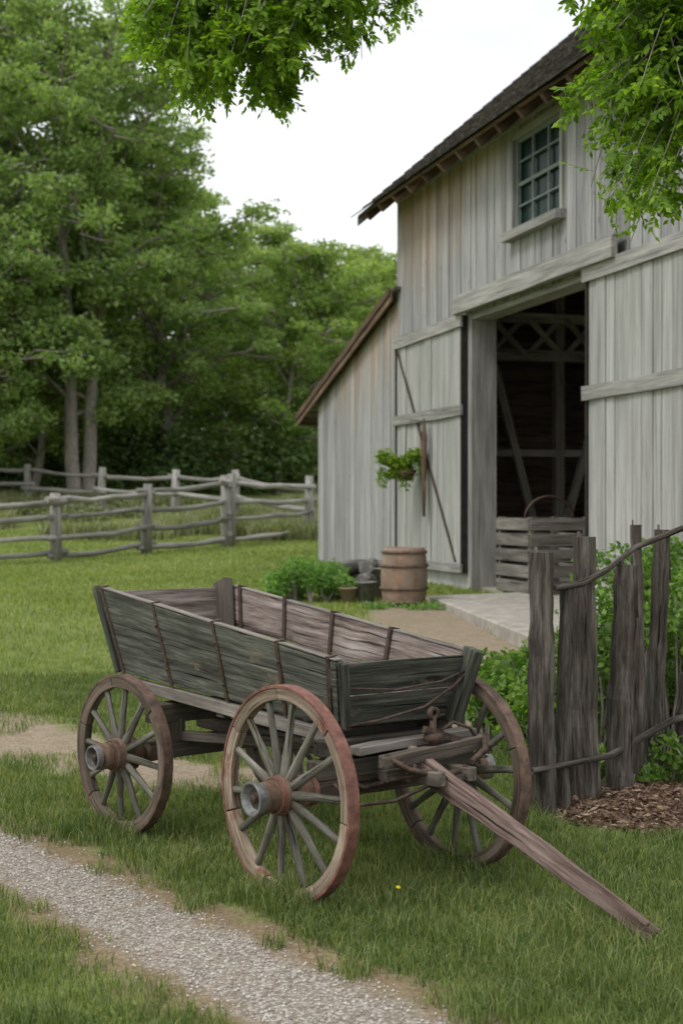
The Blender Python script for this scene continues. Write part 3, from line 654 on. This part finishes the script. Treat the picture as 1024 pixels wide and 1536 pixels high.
pts=[SP(-1,t,1.0)-nrm*.013+V3((0,0,.005)) for t in np.linspace(0,1,13)]
mb.sweep(pts,lambda t,i:[(-.019,-.004),(.019,-.004),(.019,.004),(-.019,.004)],0,jit=.0014)
nrm2=(Sb+V3((0,0,-.2))).normalized()
pts=[SP(1,t,1.0)-nrm2*.013+V3((0,0,.005)) for t in np.linspace(0.05,.99,13)]
mb.sweep(pts,lambda t,i:[(-.018,-.004),(.018,-.004),(.018,.004),(-.018,.004)],0,jit=.0014)
mb.build('box_top_edge',[w_sill],wagon,bevel=.001)
mb=MB()
def endp(t,side,f,ins=0):
    p=SP(side,t,f); return p-Sb*side*(.03+ins)
for t,mt in ((0.012,1),(1.0,0)):
    fr=[(0,.5),(.515,.97)] if t<.5 else [(.02,.46),(.485,.97)]
    dirn=-Fb if t<.5 else Fb
    for f0,f1 in fr:
        mb.panel(endp(t,-1,f0),endp(t,1,f0),endp(t,1,f1),endp(t,-1,f1),dirn*.026,mt,rnd=.35)
mb.build('box_ends',[w_box,w_boxin],wagon,bevel=.003)
mb=MB()
for k in range(6):
    b0=-.33+k*.103; mb.panel(W(-2.06,b0+.003,.755),W(.03,b0+.003,.72),W(.03,b0+.100,.72),W(-2.06,b0+.100,.755),V3((0,0,.025)),0)
mb.build('box_floor',[w_boxin],wagon)
mb=MB()
def stake(t,side,f0,f1,w,d,mt,out,ext=0):
    p0=SP(side,t,f0);p1=SP(side,t,f1); dv=(p1-p0)
    mb.beam(p0+out,p1+out+dv.normalized()*ext,w,d,mt,up=Sb,rnd=.45)
stake(1.0,1,-.05,1.0,.085,.06,0,Fb*.05-Sb*.03,.02)
stake(1.0,-1,0,1.0,.045,.03,0,Fb*.042+Sb*.01,0)
stake(0,-1,0,1.0,.05,.035,0,-Fb*.045+Sb*.0,.01)
stake(.02,1,.1,1.0,.14,.06,1,-Sb*.07+Fb*.02,.03)
mb.build('corner_stakes',[w_box,w_gear],wagon,bevel=.003)
mb=MB()
def tfor(a,f): a0=-2.075-.16*f;a1=.03+.08*f; return (a-a0)/(a1-a0)
for a in (-1.575,-.945,-.36,-2.19,.05):
    nrm=(-Sb+V3((0,0,-.2))).normalized(); t=tfor(a,.9)
    mb.beam(SP(-1,t,-.02)+nrm*.008,SP(-1,t,1.0)+nrm*.008+V3((0,0,.014)),.026,.007,0,up=nrm)
    mb.beam(SP(-1,t,1.0)+nrm*.011+V3((0,0,.013)),SP(-1,t,1.0)-nrm*.037+V3((0,0,.013)),.026,.006,0)
for a in (-2.015,-1.507,-1.017,-.49):
    nrm=(Sb+V3((0,0,-.2))).normalized(); t=tfor(a,.9)
    mb.beam(SP(1,t,0)-nrm*.035,SP(1,t,1.0)-nrm*.035+V3((0,0,.012)),.026,.007,0,up=nrm)
    mb.beam(SP(1,t,1.0)+nrm*.012+V3((0,0,.013)),SP(1,t,1.0)-nrm*.038+V3((0,0,.013)),.026,.006,0)
p=SP(-1,1.0,.78)+Fb*.03-Sb*.02
for dz in (-.035,.035): mb.beam(p+V3((0,0,dz)),p+V3((0,0,dz))-Sb*.04+Fb*.01,.008,.008,0)
mb.beam(p-Sb*.04+Fb*.01+V3((0,0,-.04)),p-Sb*.04+Fb*.01+V3((0,0,.04)),.009,.009,0)
for a in (-1.575,-.945,-.36):
    for f in (.2,.75):
        q=SP(-1,tfor(a,.9),f); mb.lathe(q-Sb*.010,-Sb,[(.001,.008),(.008,.006),(.009,0)],0,8)
mb.tube([SP(-1,1.0,.05)+Fb*.06,W(.16,-.2,.76),W(.16,.05,.80),W(.15,.22,.88),SP(1,1.0,.85)+Fb*.06],.007,0,6)
mb.tube([SP(-1,1.0,.62)+Fb*.045,W(.15,-.1,.885),W(.15,.15,.905),SP(1,1.0,.80)+Fb*.06],.005,0,6)
mb.build('iron_straps',[iron],wagon)
mb=MB()
mb.beam(W(-2.15,-.335,.715),W(.02,-.32,.675),.05,.06,4,seg=6,jit=.003)
mb.beam(W(-2.15,.30,.71),W(.02,.27,.675),.05,.07,0,seg=4,jit=.003)
mb.beam(WR(0,-.45,.60),WR(0,.42,.60),.10,.10,0,seg=4,jit=.003)
mb.beam(WR(0,-.53,RR),WR(0,.45,RR),.09,.10,0,seg=4,jit=.003)
for b in (-.3,.3): mb.beam(WR(0,b,RR+.04),WR(0,b,.57),.09,.10,0,up=Fb)
mb.beam(WF(0,-.42,.635),WF(0,.31,.635),.11,.07,0,seg=4,jit=.003)
mb.beam(WF(0,-.46,.545),WF(0,.32,.545),.10,.08,0,seg=4,jit=.003)
mb.beam(WF(0,-.53,RF),WF(0,.32,RF),.085,.085,2,seg=4,jit=.003)
mb.tube([WF(0,-.50,RF),WF(0,-.64,RF)],.028,3,10); mb.tube([WF(0,.30,RF),WF(0,.44,RF-.01)],.028,3,10)
mb.tube([WR(0,-.50,RR),WR(0,-.64,RR)],.028,3,10); mb.tube([WR(0,.42,RR),WR(0,.55,RR)],.028,3,10)
mb.beam(W(RA-.2,0,.50),W(.1,0,.53),.07,.07,0,seg=6,jit=.003)
for side in (-1,1):
    mb.beam(W(RA+.05,side*.26,.47),W(RA+.75,side*.04,.51),.05,.05,0)
    mb.beam(WF(-.35,side*.14,.50),WF(.42,side*.09,.53),.05,.06,0,seg=3,jit=.003)
    mb.tube([WF(.0,side*.31,.50),WF(.12,side*.27,.47),WF(.25,side*.2,.52),WF(.38,side*.08,.56)],.012,3,6)
mb.beam(W(-.2,-.34,.655),W(-.2,.31,.655),.09,.05,0); mb.beam(W(-1.0,-.34,.665),W(-1.0,.34,.665),.07,.05,0)
mb.beam(WF(.16,-.36,.645),WF(.16,.32,.665),.085,.035,4,seg=5,jit=.004)
mb.beam(WF(.27,-.30,.60),WF(.27,.30,.635),.05,.055,0,seg=5,jit=.005)
mb.beam(WF(.20,-.24,.53),WF(.20,.28,.56),.06,.05,0,seg=5,jit=.004)
mb.build('running_gear',[w_gear,w_spoke,w_tongue,iron,w_sill],wagon,bevel=.004)
mb=MB()
T0=V3((.29,6.28,.585)); T1=V3((1.205,5.46,.035))
mb.beam(T0,T1,.092,.085,0,w1=.058,h1=.055,seg=12,jit=.003,bow=-.01)
d=(T1-T0).normalized(); sd=d.cross(V3((0,0,1))).normalized(); uu=sd.cross(d)
mb.beam(T0+uu*.058+sd*.022-d*.05,T0.lerp(T1,.97)+uu*.036+sd*.012,.045,.028,0,w1=.03,h1=.014,seg=10,jit=.002)
mb.build('tongue',[w_tongue],wagon,bevel=.004)
mb=MB()
c0=WF(.26,.0,.70)
mb.tube([c0+V3((0,0,-.14)),c0,c0+V3((0,0,.07))],[.016,.018,.014],0,8)
mb.lathe(c0+V3((0,0,.085)),Ff,[(.012,-.01),(.03,-.01),(.03,.012),(.012,.012)],0,14,True)
mb.lathe(c0+V3((0,0,-.02)),V3((0,0,1)),[(.02,-.02),(.042,-.016),(.042,.016),(.02,.02)],0,14,True)
mb.beam(c0+Sf*-.05+V3((0,0,.02)),c0+Sf*.16+V3((0,0,-.05)),.025,.03,0)
mb.tube([c0+Sf*.03,c0+Sf*.12+V3((0,0,.035)),c0+Sf*.22+V3((0,0,.0)),c0+Sf*.28+V3((0,0,-.07)),WF(.22,.32,.60)],.008,0,6)
for k in range(16):
    t=k/15; p=WF(.30,.30-.52*t,.60-.13*math.sin(math.pi*t)); ax=V3((0,0,1)) if k%2 else Ff
    mb.lathe(p,ax,[(.012,-.004),(.02,-.004),(.02,.004),(.012,.004)],0,8,True)
mb.tube([WF(.27,-.28,.63),WF(.33,-.20,.57),WF(.36,-.05,.53),WF(.40,.04,.55)],.014,0,7)
mb.tube([WF(.27,.30,.66),WF(.36,.22,.62),WF(.40,.1,.58)],.014,0,7)
mb.tube([WF(.1,-.42,.50),WF(.2,-.40,.42),WF(.3,-.25,.44),WF(.36,-.1,.5)],.009,0,6)
mb.build('hitch_iron',[iron],wagon)
m1=plain('petal_yellow',(0.70,0.52,0.02),(0.80,0.62,0.04),20,0.6)
mb=MB()
for x,y in ((.235,6.03),):
    z=float(tz(x,y)); mb.tube([(x,y,z),(x+.005,y,z+.07)],[.002,.0015],1,5); mb.lathe((x+.005,y,z+.07),(0.2,-.5,1),[(.001,.006),(.007,.006),(.011,.002),(.003,-.003)],0,9)
mb.build('dandelion_flower',[m1,grassmat])
# ------------------------------------------------------------------ TREES
leafA=leafmat('tree_leaf',(0.095,0.150,0.050),(0.185,0.270,0.090),(0.31,0.40,0.15),.48,.35)
leafB=leafmat('tree_leaf_light',(0.125,0.195,0.050),(0.235,0.335,0.092),(0.37,0.45,0.165),.48,.3)
leafD=leafmat('understory_leaf',(0.040,0.070,0.022),(0.085,0.14,0.042),(0.155,0.225,0.075),.4,.4)
def gen_tree(seed,h,cr,base,nl,per,ls,mat,twin=False,rk=.016):
    r=np.random.default_rng(seed); tb=[];C=[];S=[]
    stems=[(0,0)] if not twin else [(-.5,0),(.5,.2)]
    for (sx,sy) in stems:
        lean=np.array([sx*.9+r.normal()*.3,sy+r.normal()*.3,0]); n=9
        tp=[np.array([sx*.5,sy*.5,-.3])+lean*(i/n)**1.3*2+np.array([r.normal()*.08,r.normal()*.08,(h*.93+.3)*i/n]) for i in range(n+1)]
        R0=h*rk; tb.append((tp,[max(.03,R0*(1.25-1.15*(i/n))) for i in range(n+1)]))
        tp=np.array(tp)
        for k in range(nl//len(stems)):
            t=base+(0.97-base)*((k+.5)/(nl//len(stems))); idx=t*n; i0=min(int(idx),n-1); p=tp[i0]+(tp[i0+1]-tp[i0])*(idx-i0)
            az=k*2.399+r.normal()*.4; q=(t-base)/(1-base); prof=(math.sin(math.pi*min(1,(q*.86+.16)))**.75)*r.uniform(.65,1.2)
            L=cr*prof+.4; el=math.radians(r.uniform(5,35)+q*35); d=np.array([math.cos(az)*math.cos(el),math.sin(az)*math.cos(el),math.sin(el)])
            e=p+d*L; mid=p+d*L*.5+np.array([0,0,.08*L]); e[2]-=.05*L
            tb.append(([p,mid,e],[R0*.32*(1.2-q*.6),R0*.2*(1.2-q*.6),.025]))
            ns=int(3+L*1.5)
            for j in range(ns):
                f=r.uniform(.2,1.05); bp=p+(e-p)*min(f,1); sd=unit(r.normal(size=(1,3)))[0]; sd[2]=abs(sd[2])*.6-.2; ee=bp+sd*r.uniform(.5,1.3)*(.5+L*.18)
                tb.append(([bp,(bp+ee)/2+r.normal(size=3)*.05,ee],[.045,.03,.012]))
                rad=r.uniform(.38,.9)*(.6+h*.022); m_=int(per*rad**2)
                dd=unit(r.normal(size=(m_,3))); lf=ee+dd*np.array([1,1,.55])*rad*(r.uniform(.1,1,(m_,1))**.45)*(1+.35*np.sin(dd[:,:1]*5+dd[:,1:2]*4+j))
                C.append(lf); S.append(r.uniform(.65,1.35,m_)*ls)
    C=np.concatenate(C);S=np.concatenate(S)
    V,F=leaf_quads(C,S,.5,.25,r); V2,F2=tubes_np(tb,7)
    mi=np.concatenate([np.zeros(len(F),int),np.ones(len(F2),int)])
    return mesh_np('deciduous_tree_mesh%d'%seed,np.concatenate([V,V2]),np.concatenate([F,F2+len(V)]),[mat,barkm],mi,link=False)
TA=gen_tree(11,18.5,5.0,.18,46,320,.10,leafA,True,.012)
TB=gen_tree(12,15,4.4,.16,42,320,.10,leafA)
TC=gen_tree(13,11,3.8,.18,34,370,.095,leafB)
TD=gen_tree(14,21,5.2,.18,46,290,.11,leafA)
def put(me,name,x,y,s=1,rot=0,parent=None,sz=None):
    o=bpy.data.objects.new(name,me); COL.objects.link(o); o.location=(x,y,float(tz(x,y))-.1); o.rotation_euler=(0,0,rot); o.scale=(s,s,sz or s)
    if parent: o.parent=parent
    return o
for me,x,y,s,rot in ((TA,-8.5,46.5,.95,.3),(TD,-12.6,50,.98,1.0),(TB,-6.2,50.5,.90,2.0),(TC,-2.36,50,.80,.5),(TB,-12.0,44.5,.80,4.0),(TC,.6,56,.78,2.5),(TC,-10.4,48.2,.78,1.7)):
    put(me,'deciduous_tree',x,y,s,rot)
bg=empty('background_trees',(0,0,0))
for k,(me,x,y,s) in enumerate([(TC,2.7,57,.76),(TC,-1.0,61,.82),(TC,1.7,64,.82),(TC,-3.9,63,.90),(TB,4.5,66,.60),(TC,6.5,60,.9),(TB,-9.8,60,.95),(TB,-15,58,1.0),(TA,-19,54,1),(TC,-7.2,66,1.1),(TC,-5.0,70,.95),(TC,-.3,72,.84),(TB,5.5,78,.7),(TC,9,70,1.0),(TD,-24,60,1),(TC,-4.4,56.5,.78),(TC,-16,49,1.0),(TB,13,72,1.1)]):
    put(me,'tree_%d'%k,x,y,s,k*1.3,bg)
cl=[]
for k in range(120):
    x=random.uniform(-22,5); y=random.uniform(48.5,53); rr=random.uniform(.6,1.2); cl.append(((x,y,float(tz(x,y))+random.uniform(.2,2.2)),rr,460))
for k in range(70):
    x=random.uniform(-24,8); y=random.uniform(56,64); rr=random.uniform(1.2,2.0); cl.append(((x,y,float(tz(x,y))+random.uniform(.4,3.0)),rr,650))
shrub('understory_shrubs',cl,.11,leafD,False)
cl=[]
for k in range(80):
    x=-38+k*.62+random.uniform(-.5,.5); y=random.uniform(78,84); rr=random.uniform(2.0,3.0); cl.append(((x,y,float(tz(x,y))+random.uniform(.5,4.2)),rr,520))
shrub('distant_thicket',cl,.24,leafD,False)
cl=[]
for k in range(30):
    x=random.uniform(-14,-4); y=random.uniform(41,46); rr=random.uniform(.3,.6); cl.append(((x,y,float(tz(x,y))+.2),(rr,rr,rr*.7),240))
shrub('meadow_bushes',cl,.06,weed,False)
# ---- near overhanging tree (trunk right of frame)
leafN=leafmat('ash_leaf',(0.065,0.135,0.010),(0.15,0.26,0.018),(0.27,0.40,0.05),.5,2.0)
r=np.random.default_rng(5)
tb=[];SB=[];SD=[]
tr=np.array([5.3,10.2,0.]); 
trunk=[tr+np.array([0,0,-.2]),tr+np.array([-.05,0,1.5]),tr+np.array([-.1,-.1,3.2]),tr+np.array([-.3,-.2,5]),tr+np.array([-.3,-.3,7]),tr+np.array([-.1,-.2,9])]
tb.append((trunk,[.30,.24,.21,.17,.12,.05]))
L1=[tr+np.array([-.1,-.1,4.2]),np.array([3.6,9.9,5.8]),np.array([1.9,9.5,6.0]),np.array([.4,9.1,5.45]),np.array([-.6,8.9,5.15]),np.array([-1.5,8.8,5.0])]
L2=[tr+np.array([-.1,-.1,3.4]),np.array([3.9,9.2,4.9]),np.array([2.8,8.5,5.1]),np.array([2.1,8.1,4.95]),np.array([1.55,7.9,4.7])]
L3=[tr+np.array([-.2,-.1,5]),np.array([4.5,8.5,6.6]),np.array([3.6,7.6,7.0])]
L4=[tr+np.array([-.2,0,5.6]),np.array([6.5,11,7.5]),np.array([7.5,12,8.0])]
for L_,R_ in ((L1,[.10,.075,.055,.035,.022,.01]),(L2,[.09,.06,.04,.025,.012]),(L3,[.09,.06,.03]),(L4,[.09,.06,.03])): tb.append((L_,R_))
def along(L_,t):
    L_=np.array(L_); i=min(int(t*(len(L_)-1)),len(L_)-2); f=t*(len(L_)-1)-i; return L_[i]*(1-f)+L_[i+1]*f
def twig(p,e,nsp):
    m_=(p+e)/2+np.array([0,0,.10])+r.normal(size=3)*.05
    P=[p*(1-t)**2+2*m_*t*(1-t)+e*t*t for t in np.linspace(0,1,6)]
    tb.append((P,[.009,.008,.0065,.005,.0035,.002]))
    for _ in range(nsp):
        t=r.uniform(.15,1)**.7; b=p*(1-t)**2+2*m_*t*(1-t)+e*t*t
        d=unit((e-p)[None]*.5/np.linalg.norm(e-p)+r.normal(size=(1,3))*.75+np.array([[0,0,-.35]]))[0]; SB.append(b); SD.append(d)
ex=[-1.36,-1.15,-.92,-.66,-.38,-.22,.02,.2,.42,.6]; ez=[4.72,4.36,4.12,4.34,4.18,4.54,4.58,4.64,4.76,4.92]
for k in range(190):
    x=r.uniform(-1.30,.46) if k%3 else r.uniform(-1.2,-.2); y=9+r.uniform(-.5,.5); lo=np.interp(x,ex,ez); z=lo+r.uniform(0.08,.6)*(.45 if k%2==0 else 1)
    t=np.clip((1.9-x)/3.4*.6+.4-.06,.4,.98); twig(along(L1,t)+r.normal(size=3)*.1,np.array([x,y,z]),14)
for k in range(290):
    x=r.uniform(1.30,2.8) if k%3 else r.uniform(1.5,2.2); y=8+r.uniform(-.55,.6)
    lo=np.interp(x,[1.2,1.32,1.45,1.58,1.68,1.8,1.95,3.0],[3.90,3.72,3.52,3.10,3.08,3.26,3.30,3.5]); hi=np.interp(x,[1.2,1.4,1.5,2,3],[4.1,4.25,4.9,5.1,5.2])
    z=r.uniform(lo+.08,hi); twig(along(L2,r.uniform(.45,1)),np.array([x,y,z]),15)
for k in range(8):
    x=r.uniform(1.27,1.6); twig(along(L2,.95),np.array([x,8+r.uniform(-.3,.3),r.uniform(4.45,4.6)]),8)
for L_,n_ in ((L1,24),(L3,40),(L4,40),(trunk[3:],50)):
    for k in range(n_):
        p=along(L_,r.uniform(.2,.6 if L_ is L1 else 1)); e=p+r.normal(size=3)*np.array([1,1,.5])*.8+np.array([0,0,.3])
        if L_ is L1: e[2]=max(e[2],5.6)
        twig(p,e,9)
Bp=np.array(SB);D=unit(np.array(SD)); n=len(Bp)
S=np.cross(D,np.array([[0,0,1.]])+r.normal(size=(n,3))*.35); S=unit(S); Nn=np.cross(D,S)
Vs=[]
ln=r.uniform(.10,.17,(n,1))
for kk,(t,sg) in enumerate([(.25,1),(.25,-1),(.45,1),(.45,-1),(.65,1),(.65,-1),(.85,1),(.85,-1),(1.0,0)]):
    c0_=Bp+D*ln*t; dl=unit(D*.55+S*sg*.9+np.array([[0,0,-.3]])+r.normal(size=(n,3))*.22) if sg else unit(D+r.normal(size=(n,3))*.15)
    l=r.uniform(.042,.066,(n,1)); wd=unit(np.cross(dl,Nn+r.normal(size=(n,3))*.3))*l*.25
    Vs.append(np.stack([c0_,c0_+dl*l*.45+wd,c0_+dl*l,c0_+dl*l*.45-wd],1).reshape(-1,3))
wd=unit(np.cross(D,S))*.0015
Vs.append(np.stack([Bp-wd,Bp+wd,Bp+D*ln+wd,Bp+D*ln-wd],1).reshape(-1,3))
V=np.concatenate(Vs); F=np.arange(len(V)).reshape(-1,4); V2,F2=tubes_np(tb,7)
mi=np.concatenate([np.zeros(len(F),int),np.ones(len(F2),int)])
mesh_np('overhanging_ash_tree',np.concatenate([V,V2]),np.concatenate([F,F2+len(V)]),[leafN,barkm],mi)
# ------------------------------------------------------------------ world, sun, camera
w=bpy.data.worlds.new('World'); scene.world=w; w.use_nodes=True; nt=w.node_tree; nt.nodes.clear()
sky=nt.nodes.new('ShaderNodeTexSky'); sky.sky_type='NISHITA'; sky.sun_disc=False
EL=math.radians(52); AZ=math.radians(-125)
sky.sun_elevation=EL; sky.sun_rotation=AZ; sky.dust_density=3; sky.air_density=1.5
tc=nt.nodes.new('ShaderNodeTexCoord').outputs['Generated']
cl=noise(nt,tc,1.6,5,0.6,(1,1,2.5))
cloud=ramp(nt,cl,[(0.3,(6.0,6.15,6.3)),(0.7,(9.2,9.3,9.45))])
sep=nt.nodes.new('ShaderNodeSeparateXYZ'); lk(nt,tc,sep.inputs[0])
zen=ramp(nt,sep.outputs[2],[(0.0,0.62),(0.4,0.66),(0.75,1.0)])
cloud=mix(nt,1.0,cloud,zen,'MULTIPLY')
cloud=mix(nt,1.0,cloud,(1.62,1.62,1.62),'MULTIPLY')
cloudc=mix(nt,0.9,sky.outputs[0],cloud)
bgn=nt.nodes.new('ShaderNodeBackground'); bgn.inputs[1].default_value=0.135; lk(nt,cloudc,bgn.inputs[0])
o=nt.nodes.new('ShaderNodeOutputWorld'); lk(nt,bgn.outputs[0],o.inputs[0])
sd=bpy.data.lights.new('sun','SUN'); sd.energy=1.5; sd.angle=math.radians(16); sd.color=(1,.975,.94)
so=bpy.data.objects.new('sun',sd); COL.objects.link(so)
dv=V3((math.sin(AZ)*math.cos(EL),math.cos(AZ)*math.cos(EL),math.sin(EL)))
so.rotation_euler=dv.to_track_quat('Z','Y').to_euler(); so.location=(0,0,30)
cam=bpy.data.cameras.new('camera'); co=bpy.data.objects.new('camera',cam); COL.objects.link(co); scene.camera=co
co.location=(0,0,1.7); co.rotation_euler=(math.radians(89.7),0,0)
cam.sensor_fit='VERTICAL'; cam.sensor_height=36; cam.sensor_width=24; cam.lens=50; cam.clip_end=2000; cam.clip_start=.05
cam.dof.use_dof=True; cam.dof.focus_distance=6.8; cam.dof.aperture_fstop=3.2
scene.view_settings.view_transform='Standard'; scene.view_settings.look='None'; scene.view_settings.exposure=0
